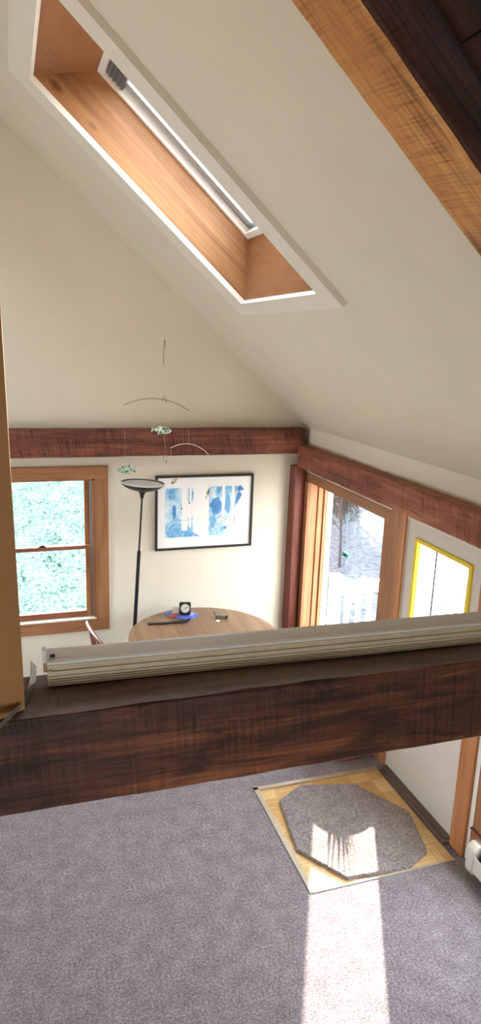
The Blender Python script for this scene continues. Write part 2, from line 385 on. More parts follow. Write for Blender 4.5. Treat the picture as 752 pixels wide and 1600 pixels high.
fin('pane', boxes([((XL-.1, XL-.095), (LO[0]+.06, LO[1]-.06), (LO[2]+.06, LO[3]-.06))]), M['glass'], w5)

# ---- roof slopes
WS0, WS1, WY0, WY1 = 1.562, 3.327, 3.380, 4.610      # skylight well at the ceiling
SS0, SS1 = 1.45, 3.45                                # hole in the slab
YB = 1.61                                            # bent line: rafter and tie beam at 1.50..1.72
e0 = -.05
struct(fin('ceiling', slope_boxes([((e0, WS0-.012), (YB, YG+.2), (0, .30)), ((WS1+.012, SR+.3), (YB, YG+.2), (0, .30)), ((WS0-.012, WS1+.012), (YB, WY0-.022), (0, .30)), ((WS0-.012, WS1+.012), (WY1+.022, YG+.2), (0, .30))]), M['ceil'], org=(XW, 0, H0)))
bm = BM()
MIR = Matrix.Translation((2*XR, 0, 0)) @ Matrix.Diagonal((-1, 1, 1, 1))
bx(bm, (e0, SR+.3), (YN-.2, YG+.2), (0, .3), mat4=MIR @ SLOPE)
struct(fin('ceiling', bm, M['ceil'], org=(XL, 0, H0)))
bm = BM()
s = -.05; k = 0
Lp = []
while s < SR:
    s2 = min(s+.19, SR+.05); Lp.append(((s+.002, s2-.002), (YN-.2, YB-.13), (-.098-.004*(k % 3), .30))); s = s2; k += 1
bm = BM()
for b in Lp: bx(bm, *b)
o = fin('ceiling', bm, M['planks'], mw=SLOPE.copy(), org=(0, 0, 0)); struct(o, 'dark plank ceiling on the near side of the honey rafter', 'ceiling')

# ---- skylight (window_3)
w3 = empty('window_3', SL((WS0+WS1)/2, (WY0+WY1)/2, 0), kind='structure')
# white casing boards lying on the ceiling
T = .034
fin('casing', slope_boxes([((1.462, WS0+.002), (3.222, 4.82), (-T, 0)), ((WS1-.002, 3.475), (3.222, 4.82), (-T, 0)), ((WS0, WS1), (3.222, WY0+.002), (-T, 0)), ((WS0, WS1), (WY1-.002, 4.82), (-T, 0))]), plain('skylight_casing_paint', lin(222, 217, 204), .5, 0, .02, 6), w3)
OT = .305                                            # depth of the well
U0, U1 = 1.822, 3.094
def flap(pts, mat, name):                            # a well lining board from its four inner corners
    bm = BM(); inner = [SL(*p) for p in pts]; c = sum(inner, Vector())/4
    mid = SL((WS0+WS1)/2, (WY0+WY1)/2, OT/2); nr = (inner[1]-inner[0]).cross(inner[2]-inner[0]).normalized()
    if nr.dot(c-mid) < 0: nr = -nr
    prism(bm, inner, nr*.018); return fin(name, bm, mat, w3)
pw = {}
for nm, yy in (('side_board', WY1), ('side_board', WY0)):
    bm = BM(); sg = 1 if yy == WY1 else -1
    pts = [(WS0, yy, -.004), (WS1, yy, -.004), (U1, yy, OT), (U0, yy, OT)]
    prism(bm, [Vector(p) for p in pts], (0, .018*sg, 0))
    fin(nm, bm, M['pine'], w3, mw=SLOPE.copy())
flap([(WS0, WY0, -.004), (WS0, WY1, -.004), (U0, WY1, OT), (U0, WY0, OT)], M['plywood'], 'end_panel')
flap([(WS1, WY0, -.004), (WS1, WY1, -.004), (U1, WY1, OT), (U1, WY0, OT)], M['plywood'], 'end_panel')
def ring(s0, s1, y0, y1, o0, o1, w):
    return slope_boxes([((s0, s0+w), (y0, y1), (o0, o1)), ((s1-w, s1), (y0, y1), (o0, o1)), ((s0+w, s1-w), (y0, y0+w), (o0, o1)), ((s0+w, s1-w), (y1-w, y1), (o0, o1))])
fin('frame', ring(U0-.02, U1+.02, WY0-.02, WY1+.02, OT-.012, OT+.03, .052), M['white'], w3)
fin('curb', ring(U0-.40, U1+.40, WY0-.30, WY1+.30, OT+.03, OT+.09, .43), M['siding'], w3)
fin('sash', ring(U0+.012, U1-.012, WY0+.012, WY1-.012, OT+.03, OT+.075, .05), M['alu'], w3)
fin('sash_rail', ring(U0+.05, U1-.05, WY0+.05, WY1-.05, OT+.06, OT+.10, .035), plain('pale_blue_sash', lin(190, 214, 224), .4, .2, .05), w3)
fin('pane', slope_boxes([((U0+.04, U1-.04), (WY0+.04, WY1-.04), (OT+.085, OT+.091))]), M['glass'], w3)
# grey rolled blind at the top end of the sash
bm = slope_boxes([((U1-.16, U1-.035), (WY0+.035, WY1-.035), (OT+.012, OT+.075))])
for i in range(4): bx(bm, (U1-.155+i*.03, U1-.145+i*.03), (WY0+.035, WY1-.035), (OT+.004, OT+.014), mat4=SLOPE)
fin('roller_blind', bm, M['grey'], w3)

# ------------------------------------------------------------------ beams
def place_beam(name, L, w, h, seed, mat, mw, label, amp=.004, wane=0.):
    o = fin(name, rough_beam(L, w, h, seed, amp, 90, wane), mat, mw=mw, org=(0, 0, 0))
    return tag(o, label, 'beam')
tie = place_beam('tie_beam', 4.2, .218, .250, 1, M['beam'], Matrix.Translation((-1.51, 1.502, 2.098)), 'big dark brown rough-sawn timber crossing close to the viewer, carrying the folded blind', .005)
MR = Matrix.Translation(SL(.02, 0, 0)) @ SLOPE.to_3x3().to_4x4() 
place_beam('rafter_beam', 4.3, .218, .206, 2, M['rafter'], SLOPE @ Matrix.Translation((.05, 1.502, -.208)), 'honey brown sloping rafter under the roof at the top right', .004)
place_beam('gable_beam', 6.4, .135, .235, 3, M['beamred'], Matrix.Translation((-3.76, 6.003, 2.203)), 'reddish rough-sawn timber across the gable wall above window and picture', .004)
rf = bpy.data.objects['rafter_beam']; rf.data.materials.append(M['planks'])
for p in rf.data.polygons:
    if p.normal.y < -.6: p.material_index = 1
MY = Matrix(((0, 1, 0, 0), (-1, 0, 0, 0), (0, 0, 1, 0), (0, 0, 0, 1)))
place_beam('plate_beam', 4.27, .125, .205, 4, M['beamredY'], Matrix.Translation((2.575, 5.995, 2.082)) @ MY, 'reddish brown timber plate running above the white door and glazing', .006, .002)
def post():
    bm = BM(); n = 40
    sec = [(-.062, -.05), (-.05, -.062), (.045, -.062), (.062, -.045), (.062, .062), (-.062, .062)]
    rings = []
    for i in range(n+1):
        z = 2.075*i/n; rg = []
        for (x, y) in sec:
            d = noise.noise(Vector((x*9, y*9+5, z*2.4)))*.006
            rg.append(bm.verts.new((2.625+x+d, 6.07+y+d*.5, z)))
        rings.append(rg)
    for a, b in zip(rings, rings[1:]):
        for j in range(6): bm.faces.new((a[j], a[(j+1) % 6], b[(j+1) % 6], b[j]))
    bm.faces.new(rings[0]); bm.faces.new(rings[-1]); return bm
tag(fin('corner_post', post(), M['post']), 'dark red wooden post standing in the corner beside the patio glass', 'post')

# ---- tan wall end standing on the tie beam at the left
zb, zt = 2.352, 5.0
def tw(z): return -.016*(z-zb)
bm = BM()
foot = [(.006, 1.540), (-.05, 1.506), (-1.3, 1.506), (-1.3, 1.63), (.006, 1.63)]
a = [bm.verts.new((x, y, zb)) for x, y in foot]; b = [bm.verts.new((x+tw(zt), y, zt)) for x, y in foot]
bm.faces.new(a); bm.faces.new(b[::-1])
for i in range(5): bm.faces.new((a[i], b[i], b[(i+1) % 5], a[(i+1) % 5]))
struct(fin('wall_partition', bm, M['tan']), 'tan painted wall end rising from the dark beam at the left edge', 'wall')

# ------------------------------------------------------------------ gable window (window_1)
w1 = empty('window_1', (.22, YG, GO[2]), kind='structure')
gx0, gx1, gz0, gz1 = GO
cy = (YG-.022, YG+.002)
for nm, b, m in (('casing', ((gx0-.12, gx0), cy, (gz0, gz1)), 'trimZ'), ('casing', ((gx1, .810), cy, (gz0, gz1)), 'trimZ'), ('casing', ((gx0-.12, .810), (YG-.026, YG+.002), (gz1, 2.102)), 'trimX'), ('casing', ((gx0-.12, .810), (YG-.026, YG+.002), (.552, gz0)), 'trimX')):
    fin(nm, boxes([b], .002), M[m], w1)
fin('jamb', boxes([((gx0, gx0+.018), (YG-.01, YG+.2), (gz0, gz1)), ((gx1-.018, gx1), (YG-.01, YG+.2), (gz0, gz1)), ((gx0, gx1), (YG-.01, YG+.2), (gz1-.014, gz1)), ((gx0, gx1), (YG-.03, YG+.22), (gz0, gz0+.012))]), M['trimZ'], w1)
fin('track', boxes([((gx1-.040, gx1-.018), (YG+.02, YG+.13), (gz0+.012, gz1-.014)), ((gx0+.018, gx0+.04), (YG+.02, YG+.13), (gz0+.012, gz1-.014))]), M['greymetal'], w1)
def sash(nm, z0, z1, y0, y1, wb, wt):
    xa, xb = gx0+.04, gx1-.04; wsd = .042
    s1 = fin(nm, boxes([((xa, xa+wsd), (y0, y1), (z0, z1)), ((xb-wsd, xb), (y0, y1), (z0, z1))], .003), M['sash'], w1)
    fin('sash_rail', boxes([((xa+wsd, xb-wsd), (y0, y1), (z0, z0+wb)), ((xa+wsd, xb-wsd), (y0, y1), (z1-wt, z1))], .003), M['sashX'], s1)
    fin('pane', boxes([((xa+wsd, xb-wsd), ((y0+y1)/2-.002, (y0+y1)/2+.002), (z0+wb, z1-wt))]), M['glass'], s1)
    return s1
sash('upper_sash', 1.325, gz1-.014, YG+.080, YG+.115, .035, .004)
ls = sash('lower_sash', gz0+.012, 1.365, YG+.035, YG+.072, .055, .036)
fin('sash_lock', boxes([((.20, .26), (YG+.032, YG+.075), (1.365, 1.378)), ((.215, .245), (YG+.02, YG+.05), (1.378, 1.390))], .002), M['black'], w1)
fin('stool', boxes([((gx0-.0, gx1), (YG-.034, YG+.03), (gz0+.002, gz0+.014))], .002), M['ivory'], w1)

# ------------------------------------------------------------------ patio glazing (window_2)
def glazing(name, O, cas, glass_x, head, base, yellow=False):
    w = empty(name, (XW, (O[0]+O[1])/2, O[2]), kind='structure')
    y0, y1, z0, z1 = O
    return w
w2 = empty('window_2', (XW, 5.24, .36), kind='structure')
y0, y1, z0, z1 = O1
X1, X2 = XW-.028, XW+.002
fin('casing', boxes([((X1, X2), (y1-.02, 6.000), (.24, 1.935))], .003), M['trimZ'], w2)
fin('stile', boxes([((XW+.135, XW+.160), (y0+.02, 4.765), (z0+.02, z1-.014))], .003), M['trimZ'], w2)
fin('casing', boxes([((XW-.010, X2), (4.423, 6.000), (1.935, 2.02))], .003), M['trimY'], w2)
fin('sill', boxes([((X1-.03, X2), (4.423, 6.000), (.30, .38))], .003), M['trimY'], w2)
fin('jamb', boxes([((XW, XW+.075), (y1-.020, y1), (z0, z1)), ((XW, XW+.2), (y0, y0+.012), (z0, z1)), ((XW, XW+.2), (y0, y1), (z1-.014, z1)), ((XW, XW+.2), (y0, y1), (z0, z0+.02))], .002), M['jamb'], w2)
fin('jamb', boxes([((XW+.085, XW+.135), (y1-.030, y1), (z0, z1))], .003), M['jamb'], w2)
fin('stop', boxes([((XW+.142, XW+.175), (y1-.045, y1), (z0, z1)), ((XW+.142, XW+.175), (y0, y0+.03), (z0, z1)), ((XW+.142, XW+.175), (y0, y1), (z1-.03, z1)), ((XW+.142, XW+.175), (y0, y1), (z0, z0+.04))], .002), M['jamb'], w2)
fin('outer_frame', boxes([((XW+.175, XW+.23), (y1-.05, y1+.05), (z0-.05, z1+.05)), ((XW+.175, XW+.24), (y0-.05, y0+.2), (z0-.05, z1+.05)), ((XW+.175, XW+.24), (y0, y1), (z1-.03, z1+.05)), ((XW+.175, XW+.24), (y0, y1), (z0-.05, z0+.04))]), M['white'], w2)
fin('pane', boxes([((XW+.168, XW+.174), (y0+.02, y1-.03), (z0+.03, z1-.02))]), M['glass'], w2)
# ---- trim between patio glass and door, door casing
struct(fin('trim_2', boxes([((X1+.016, X2), (4.285, 4.422), (0, 2.075))], .003), M['trimZ'], None), 'flat brown trim board between patio glass and white door', 'trim')
struct(fin('trim_3', boxes([((X1+.012, XW+.18), (4.210, 4.284), (0, 2.075))], .004), M['jamb'], None), 'orange toned door jamb at the left of the white door', 'trim')
struct(fin('trim_4', boxes([((X1, XW+.18), (3.172, 3.312), (0, 2.075))], .004), M['jamb'], None), 'brown door casing on the right of the white door', 'trim')
struct(fin('trim_5', boxes([((XW-.006, XW+.05), (3.128, 3.170), (.0, 2.075))], .002), M['white'], None), 'narrow white strip beside the near door casing', 'trim')

# ------------------------------------------------------------------ white door (door_1) with storm door (door_2)
d1 = empty('door_1', (XW+.03, 3.79, 0), kind='structure')
dx = (XW+.012, XW+.055); da, db = 3.350, 4.206; ga_, gb_, gz, gt = 3.465, 4.068, .98, 1.885
fin('door_leaf', boxes([(dx, (da, ga_), (.014, 2.008)), (dx, (gb_, db), (.014, 2.008)), (dx, (ga_, gb_), (gt, 2.008)), (dx, (ga_, gb_), (.014, gz))]), M['doorwhite'], d1)
fin('weather_strip', boxes([((XW-.004, XW+.03), (ga_-.026, ga_+.006), (gz-.02, gt+.02)), ((XW-.004, XW+.03), (gb_-.006, gb_+.026), (gz-.02, gt+.02)), ((XW-.004, XW+.03), (ga_, gb_), (gt-.006, gt+.024)), ((XW-.004, XW+.03), (ga_, gb_), (gz-.024, gz+.006))], .006), M['yellow'], d1)
fin('pane', boxes([((XW+.03, XW+.036), (ga_, gb_), (gz, gt))]), M['glass'], d1)
hd = BM(); tube(hd, [(XW-.045, 3.43, .96), (XW+.015, 3.43, .96)], [.026, .012], 14); fin('door_knob', hd, M['chrome'], d1, smooth=True)
d2 = empty('door_2', (XW+.16, 3.79, 0), kind='structure')
sx = (XW+.135, XW+.165)
fin('door_leaf', boxes([(sx, (3.380, 3.46), (.02, 2.0)), (sx, (4.17, 4.20), (.02, 2.0)), (sx, (3.46, 4.17), (1.93, 2.0)), (sx, (3.46, 4.17), (.02, .5))]), M['white'], d2)
fin('closer_rod', boxes([((XW+.132, XW+.14), (4.010, 4.020), (1.33, 1.93))]), M['dark'], d2)
fin('pane', boxes([((XW+.148, XW+.152), (3.46, 4.17), (.5, 1.93))]), M['glass'], d2)
bm = boxes([((2.630, XW+.14), (3.316, 4.165), (-.004, .008)), ((2.668, XW+.14), (3.347, 4.205), (.006, .014))], .002)
struct(fin('trim_6', bm, M['thresh'], None), 'dark worn threshold strip at the foot of the white door', 'trim')

# ------------------------------------------------------------------ near glazing (window_4), only its corner shows
w4 = empty('window_4', (XW, 2.53, .14), kind='structure')
y0, y1, z0, z1 = O3
fin('frame', boxes([((XW-.012, XW+.1), (y1-.105, y1), (z0+.11, z1)), ((XW-.012, XW+.1), (y0, y0+.1), (z0, z1)), ((XW-.012, XW+.1), (y0+.1, y1-.105), (z1-.1, z1))], .004), M['trimZ'], w4)
fin('sill', boxes([((XW-.022, XW+.1), (y0, y1), (z0+.008, z0+.118))], .004), M['trimY'], w4)
fin('sill_cap', boxes([((XW-.03, XW+.1), (y0, y1), (z0+.118, z0+.128))], .002), plain('dark_red_sill', lin(104, 52, 48), .4, 0, .1), w4)
fin('weather_strip', boxes([((XW+.0, XW+.07), (y1-.125, y1-.105), (z0+.128, z1-.1)), ((XW, XW+.07), (y0+.1, y0+.12), (z0+.128, z1-.1))], .004), M['yellow'], w4)
fin('pane', boxes([((XW+.05, XW+.056), (y0+.1, y1-.11), (z0+.12, z1-.1))]), M['glass'], w4)

# ---- baseboard on the gable wall
struct(fin('baseboard_back', boxes([((XL, 2.56), (YG-.016, YG), (0, .09))], .003), M['trimX'], None))

# ------------------------------------------------------------------ baseboard heater
he = empty('baseboard_heater', (2.65, 2.55, 0), 'white baseboard heater under the near glazing, at the lower right', 'heater')
hx0 = 2.605
def hprof(x0): return [(XW-.001, .03), (XW-.001, .235), (x0+.028, .235), (x0+.004, .205), (x0, .06), (x0+.012, .03)]
bm = BM(); prism(bm, [(x, 2.985, z) for x, z in hprof(hx0)], (0, .07, 0)); bmesh.ops.bevel(bm, geom=list(bm.edges), offset=.004, segments=2, affect='EDGES'); fin('end_cap', bm, M['heater'], he)
fin('back_plate', boxes([((XW-.012, XW-.001), (1.7, 2.985), (.03, .235))]), M['heater'], he)
bm = BM(); prism(bm, [(hx0+.05, 1.7, .222), (hx0+.085, 1.7, .235), (XW-.012, 1.7, .235), (XW-.012, 1.7, .225), (hx0+.06, 1.7, .212)], (0, 1.285, 0)); fin('hood', bm, M['heater'], he)
bm = BM(); prism(bm, [(hx0+.006, 1.7, .06), (hx0+.014, 1.7, .06), (hx0+.018, 1.7, .165), (hx0+.008, 1.7, .172)], (0, 1.285, 0)); fin('front_panel', bm, M['heater'], he)
bm = BM()
for i in range(60): bx(bm, (hx0+.025, XW-.014), (1.75+i*.0205, 1.752+i*.0205), (.06, .19))
f = fin('heating_fins', bm, M['greymetal'], he)
bm = BM(); tube(bm, [(hx0+.055, 1.7, .12), (hx0+.055, 2.98, .12)], .012, 10); fin('pipe', bm, M['dark'], he, smooth=True)
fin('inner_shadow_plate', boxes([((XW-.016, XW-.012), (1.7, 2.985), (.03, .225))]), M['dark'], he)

# ------------------------------------------------------------------ rug
pts = [(1.732, 4.018), (1.947, 4.149), (2.355, 4.045), (2.580, 3.654), (2.485, 3.274), (2.282, 3.175), (1.865, 3.206), (1.658, 3.519)]
bm = BM(); ol = []
for i in range(8):
    a, b = Vector(pts[i]), Vector(pts[(i+1) % 8])
    for k in range(14):
        p = a.lerp(b, k/14); q = noise.noise(Vector((p.x*40, p.y*40, 3)))*.006
        nrm = Vector((-(b-a).y, (b-a).x)).normalized(); ol.append(p+nrm*q)
a = [bm.verts.new((p.x, p.y, -.008)) for p in ol]; b = [bm.verts.new((p.x, p.y, .010)) for p in ol]
ce = Vector((2.12, 3.66)); c = [bm.verts.new((*(ce+(p-ce)*.985), .016)) for p in ol]
n = len(ol)
for u, w in ((a, b), (b, c)):
    for i in range(n): bm.faces.new((u[i], u[(i+1) % n], w[(i+1) % n], w[i]))
bm.faces.new(c); bm.faces.new(a[::-1])
tag(fin('octagonal_rug', bm, M['rug'], None), 'taupe eight-sided rug lying on the parquet in front of the door', 'rug')

# ------------------------------------------------------------------ folded blind on the tie beam
bl = empty('window_blind', (.9, 1.64, 2.352), 'folded white slatted blind lying along the top of the dark near beam', 'blind')
ang = math.atan2(1.594-1.634, 1.30-.061)
MB = Matrix.Translation((.062, 1.632, 2.353)) @ Matrix.Rotation(ang, 4, 'Z')
LB = 1.66
random.seed(5)
z = 0.0
heights = [.0055, .007, .0055, .009, .014, .006, .0125]
for i, hh in enumerate(heights):
    bm = BM(); yo = random.uniform(0, .004)
    bx(bm, (0, LB), (yo, .052), (z, z+hh-.0016), mat4=MB, bev=.0012)
    fin('slat', bm, M['slat'], bl); z += hh
bm = BM(); bx(bm, (.003, LB), (.007, .05), (0, z), mat4=MB); fin('gap_shade_core', bm, M['dark'], bl)  # dark filler that paints the shade in the gaps between slats
bm = BM(); prism(bm, [MB @ Vector(p) for p in ((0, -.001, z), (0, -.001, z+.006), (0, .004, z+.008), (0, .010, z+.0065), (0, .046, z+.0185), (0, .054, z+.0195), (0, .054, z))], MB.to_3x3() @ Vector((LB, 0, 0)))
fin('headrail', bm, M['white'], bl)
bm = BM(); bx(bm, (-.011, 0), (.036, .058), (z-.012, z+.024), mat4=MB, bev=.001); fin('end_bracket', bm, M['white'], bl)
bm = BM(); bx(bm, (-.009, 0), (.034, .050), (z-.036, z-.0125), mat4=MB, bev=.001); fin('end_block', bm, plain('tan_end_block', lin(186, 150, 112), .6), bl)
bm = BM(); bx(bm, (.008, .020), (.020, .030), (z+.0105, z+.0145), mat4=MB); fin('slot', bm, M['dark'], bl)
bm = BM(); bx(bm, (.004, .012), (-.003, .003), (z-.02, z-.015), mat4=MB, bev=.001); fin('cord_stop', bm, M['ivory'], bl)

# ------------------------------------------------------------------ bent metal strip by the tan wall
lo = [(.0390, 1.745), (.0350, 1.6709), (.0252, 1.6090), (.0121, 1.5676), (-.0088, 1.5275), (-.0489, 1.4591), (-.09, 1.395)]
up = [(.0262, 1.745), (.0225, 1.66), (.0150, 1.592), (.0040, 1.549), (-.0155, 1.508), (-.0500, 1.448), (-.088, 1.385)]
bm = BM(); rings = []
for (lx, ly), (ux, uy) in zip(lo, up):
    a = Vector((lx, ly, 2.356)); b = Vector((ux, uy, 2.374)); n_ = Vector((.001, .0005, .001))
    rings.append([bm.verts.new(a-n_), bm.verts.new(a+n_), bm.verts.new(b+n_), bm.verts.new(b-n_)])
for a, b in zip(rings, rings[1:]):
    for k in range(4): bm.faces.new((a[k], a[(k+1) % 4], b[(k+1) % 4], b[k]))
bm.faces.new(rings[0]); bm.faces.new(rings[-1])
tag(fin('metal_strip', bm, M['strapmetal'], None), 'bent grey metal strip curling around the foot of the tan wall end', 'strip')

# ------------------------------------------------------------------ table
TC = Vector((1.515, 5.335, 0)); TR = .652
tb = empty('dining_table', TC, 'round brown wooden dining table below the framed blue picture', 'table')
bm = BM(); lathe(bm, [(TR-.03, .716), (TR-.006, .719), (TR, .727), (TR, .740), (TR-.005, .748), (TR-.014, .75)], TC, 96); fin('tabletop', bm, M['tabletop'], tb, smooth=True)
bm = BM(); lathe(bm, [(TR+.001, .724), (TR+.0035, .728), (TR+.0035, .738), (TR+.001, .742)], TC, 96, False); fin('edge_band', bm, plain('pale_table_edge', lin(206, 202, 196), .4), tb, smooth=True)
fin('leaf_seam', boxes([((TC.x-.0015+.02, TC.x+.0015+.02), (TC.y-TR+.02, TC.y+TR-.02), (.7495, .7504))]), plain('seam_shadow_line', lin(120, 84, 56), .6), tb)
bm = BM(); lathe(bm, [(.05, .15), (.085, .2), (.09, .28), (.055, .36), (.05, .5), (.075, .6), (.10, .66), (.12, .716)], TC, 28); fin('pedestal', bm, M['tabledark'], tb, smooth=True)
for k in range(4):
    an = PI/4+k*PI/2; c_, s_ = math.cos(an), math.sin(an)
    bm = BM(); tube(bm, [TC+Vector((c_*r, s_*r, zz)) for r, zz in ((.04, .22), (.16, .2), (.28, .12), (.38, .05), (.42, .028))], [.04, .038, .034, .03, .028], 10); fin('leg', bm, M['tabledark'], tb, smooth=True)

# ------------------------------------------------------------------ chair
CH = Vector((.775, 5.18, 0))
chh = empty('spindle_chair', CH, 'dark wooden spindle-back chair at the left side of the table', 'chair')
bm = BM(); pr = []
for k in range(32):
    an = 2*PI*k/32; pr.append((CH.x+.21*math.cos(an)*(1.0 if math.cos(an) > 0 else .95), CH.y+.215*math.sin(an)))
prism(bm, [(x, y, .425) for x, y in pr], (0, 0, .032)); bmesh.ops.bevel(bm, geom=[e for e in bm.edges if abs(e.verts[0].co.z-e.verts[1].co.z) < 1e-5], offset=.01, segments=2, affect='EDGES'); fin('seat', bm, M['chair'], chh, smooth=True)
def crest(t_):       # t_ 0..1 along the top rail: far end to near end
    q = 1-(2*t_-1)**2
    return Vector((.535+.078*t_-.022*q, 5.43-.53*t_, .925+.014*q))
CR = [crest(i/14) for i in range(15)]
bm = BM(); tube(bm, CR, [.014]+[.017]*13+[.014], 10); fin('top_rail', bm, M['chair'], chh, smooth=True)
for i in range(9):
    p = crest(.06+.88*i/8); an = -(i/8-.5)*2*R(50)
    q = Vector((CH.x-.185*math.cos(an), CH.y+.19*math.sin(an), .452))
    bm = BM(); tube(bm, [q, q.lerp(p, .35)+Vector((0, 0, 0)), p], [.007, .0105, .006], 8); fin('spindle', bm, M['chair'], chh, smooth=True)
for sx_, sy_ in ((1, 1), (1, -1), (-1, 1), (-1, -1)):
    bm = BM(); a = CH+Vector((.14*sx_, .14*sy_, .43)); b = CH+Vector((.2*sx_, .19*sy_, 0)); tube(bm, [a, a.lerp(b, .4), a.lerp(b, .75), b], [.013, .02, .014, .012], 10); fin('leg', bm, M['chair'], chh, smooth=True)
bm = BM(); tube(bm, [CH+Vector((.17, 0, .2)), CH+Vector((-.17, 0, .2))], [.01, .01], 8)
tube(bm, [CH+Vector((.172, .168, .2)), CH+Vector((-.172, .168, .2))], .01, 8); tube(bm, [CH+Vector((.172, -.168, .2)), CH+Vector((-.172, -.168, .2))], .01, 8)
tube(bm, [CH+Vector((0, .168, .2)), CH+Vector((0, -.168, .2))], .01, 8); fin('stretcher', bm, M['chair'], chh, smooth=True)

# ------------------------------------------------------------------ floor lamp
LBS = Vector((.955, 5.80, 0)); LTP = Vector((1.058, 5.80, 1.90))
fl = empty('floor_lamp', LBS, 'tall black torchiere floor lamp with wide shallow bowl, behind the table', 'lamp')
def la(t_): return LBS.lerp(LTP, t_)
bm = BM(); lathe(bm, [(.14, 0), (.142, .012), (.13, .024), (.05, .034), (.018, .05)], LBS, 40); fin('base', bm, M['black'], fl, smooth=True)
bm = BM(); tube(bm, [la(.02), la(.735)], .0165, 14); fin('lower_pole', bm, M['black'], fl, smooth=True)
bm = BM(); tube(bm, [la(.733), la(.985)], [.0085, .0085], 12); fin('upper_pole', bm, M['black'], fl, smooth=True)
tilt = Matrix.Translation(LTP) @ Matrix.Rotation(R(3.2), 4, 'Y')
bm = BM(); lathe(bm, [(.010, -.03), (.016, -.028), (.018, .0), (.030, .022), (.048, .034), (.05, .036)], (0, 0, 0), 28); bmesh.ops.transform(bm, matrix=tilt, verts=bm.verts); fin('socket_cup', bm, M['black'], fl, smooth=True)
bm = BM(); lathe(bm, [(.045, .034), (.09, .044), (.145, .064), (.182, .090), (.190, .102), (.188, .108), (.180, .104), (.176, .096)], (0, 0, 0), 56, False); bmesh.ops.transform(bm, matrix=tilt, verts=bm.verts); bw = fin('bowl_shade', bm, M['black'], fl, smooth=True)
bm = BM(); lathe(bm, [(.177, .0985), (.14, .094), (.07, .091), (.01, .090)], (0, 0, 0), 56, True); bmesh.ops.transform(bm, matrix=tilt, verts=bm.verts); d_ = fin('diffuser', bm, M['lampglass'], bw, smooth=True)
bm = BM(); tube(bm, [tilt @ Vector((.187*math.cos(2*PI*k/56), .187*math.sin(2*PI*k/56), .1065)) for k in range(57)], .0048, 6); fin('rim', bm, M['white'], bw, smooth=True)

# ------------------------------------------------------------------ framed picture
px0, px1, pz0, pz1 = 1.238, 2.186, 1.288, 2.000
pf = empty('framed_picture', ((px0+px1)/2, YG, pz0), 'black framed print of blue abstract panels hanging on the gable wall', 'picture')
fw = .020; fy = (YG-.035, YG-.001)
fin('frame', boxes([((px0, px0+fw), fy, (pz0, pz1)), ((px1-fw, px1), fy, (pz0, pz1)), ((px0+fw, px1-fw), fy, (pz0, pz0+fw)), ((px0+fw, px1-fw), fy, (pz1-fw, pz1))], .002), M['blackplastic'], pf)
fin('mat_board', boxes([((px0+fw, px1-fw), (YG-.018, YG-.012), (pz0+fw, pz1-fw))]), M['paper'], pf)
ya = YG-.0195
def rect(x0_, x1_, z0_, z1_, lay=0): return ((x0_, x1_), (ya-.0006*(lay+1), ya-.0006*lay), (z0_, z1_))
def blob(cx, cz, w_, h_, seed, lay=2, n=36):
    bm = BM(); P = []
    for k in range(n):
        an = 2*PI*k/n; rr = 1+.38*noise.noise(Vector((math.cos(an)*1.3+seed*5, math.sin(an)*1.3, seed)))
        P.append((cx+w_*rr*math.cos(an), ya-.0006*lay, cz+h_*rr*math.sin(an)))
    return prism(bm, P, (0, -.0006, 0))
a1 = fin('print', boxes([((1.331, 1.60), (ya, YG-.018), (1.408, 1.880))]), M['art1'], pf)
a2 = fin('print', boxes([((1.752, 2.02), (ya, YG-.018), (1.412, 1.886))]), M['art2'], pf)
fin('white_columns', boxes([rect(1.488, 1.545, 1.47, 1.90), rect(1.56, 1.58, 1.50, 1.91), rect(1.52, 1.60, 1.60, 1.75, 1)]), M['paper'], a1)
fin('dark_wash', blob(1.372, 1.455, .03, .035, 2), M['blue'], a1); fin('dark_wash', blob(1.415, 1.66, .016, .07, 3), M['navy'], a1); fin('dark_wash', blob(1.39, 1.80, .03, .03, 4), M['blue'], a1)
bm = BM(); prism(bm, [(1.55, ya-.0012, 1.47), (1.57, ya-.0012, 1.47), (1.67, ya-.0012, 1.408), (1.62, ya-.0012, 1.408)], (0, -.0006, 0)); fin('stripe', bm, M['blue'], a1)
bm = BM(); tube(bm, [(1.43+.075*math.cos(R(a)), ya-.001, 1.55+.09*math.sin(R(a))) for a in range(120, 300, 12)], .0009, 5)
tube(bm, [(1.34, ya-.001, 1.77), (1.41, ya-.001, 1.77)], .0008, 5); tube(bm, [(1.43, ya-.001, 1.565), (1.58, ya-.001, 1.575)], .0008, 5); tube(bm, [(1.53, ya-.001, 1.6), (1.53, ya-.001, 1.88)], .0006, 5); tube(bm, [(1.585, ya-.001, 1.5), (1.585, ya-.001, 1.86)], .0006, 5)
fin('drawn_lines', bm, M['ink'], a1)
fin('dot', blob(1.486, 1.685, .008, .009, 5, 3), M['ink'], a1); fin('dot', blob(1.56, 1.735, .009, .008, 6, 3), M['ink'], a1); fin('dot', blob(1.378, 1.80, .008, .008, 7, 3), M['ink'], a1)
fin('white_columns', boxes([rect(1.878, 1.905, 1.55, 1.93), rect(1.975, 2.0, 1.56, 1.93), rect(2.0, 2.02, 1.414, 1.60)]), M['paper'], a2)
fin('dark_wash', blob(1.815, 1.70, .052, .075, 8), M['navy'], a2); fin('dark_wash', blob(1.79, 1.555, .03, .06, 9), M['blue'], a2); fin('dark_wash', blob(1.935, 1.72, .025, .10, 10), M['blue'], a2)
fin('dark_wash', blob(2.055, 1.86, .032, .026, 11), M['navy'], a2)
bm = BM(); prism(bm, [(2.045, ya-.0012, 1.84), (2.075, ya-.0012, 1.80), (2.02, ya-.0012, 1.70), (2.015, ya-.0012, 1.77)], (0, -.0006, 0)); fin('stripe', bm, M['navy'], a2)
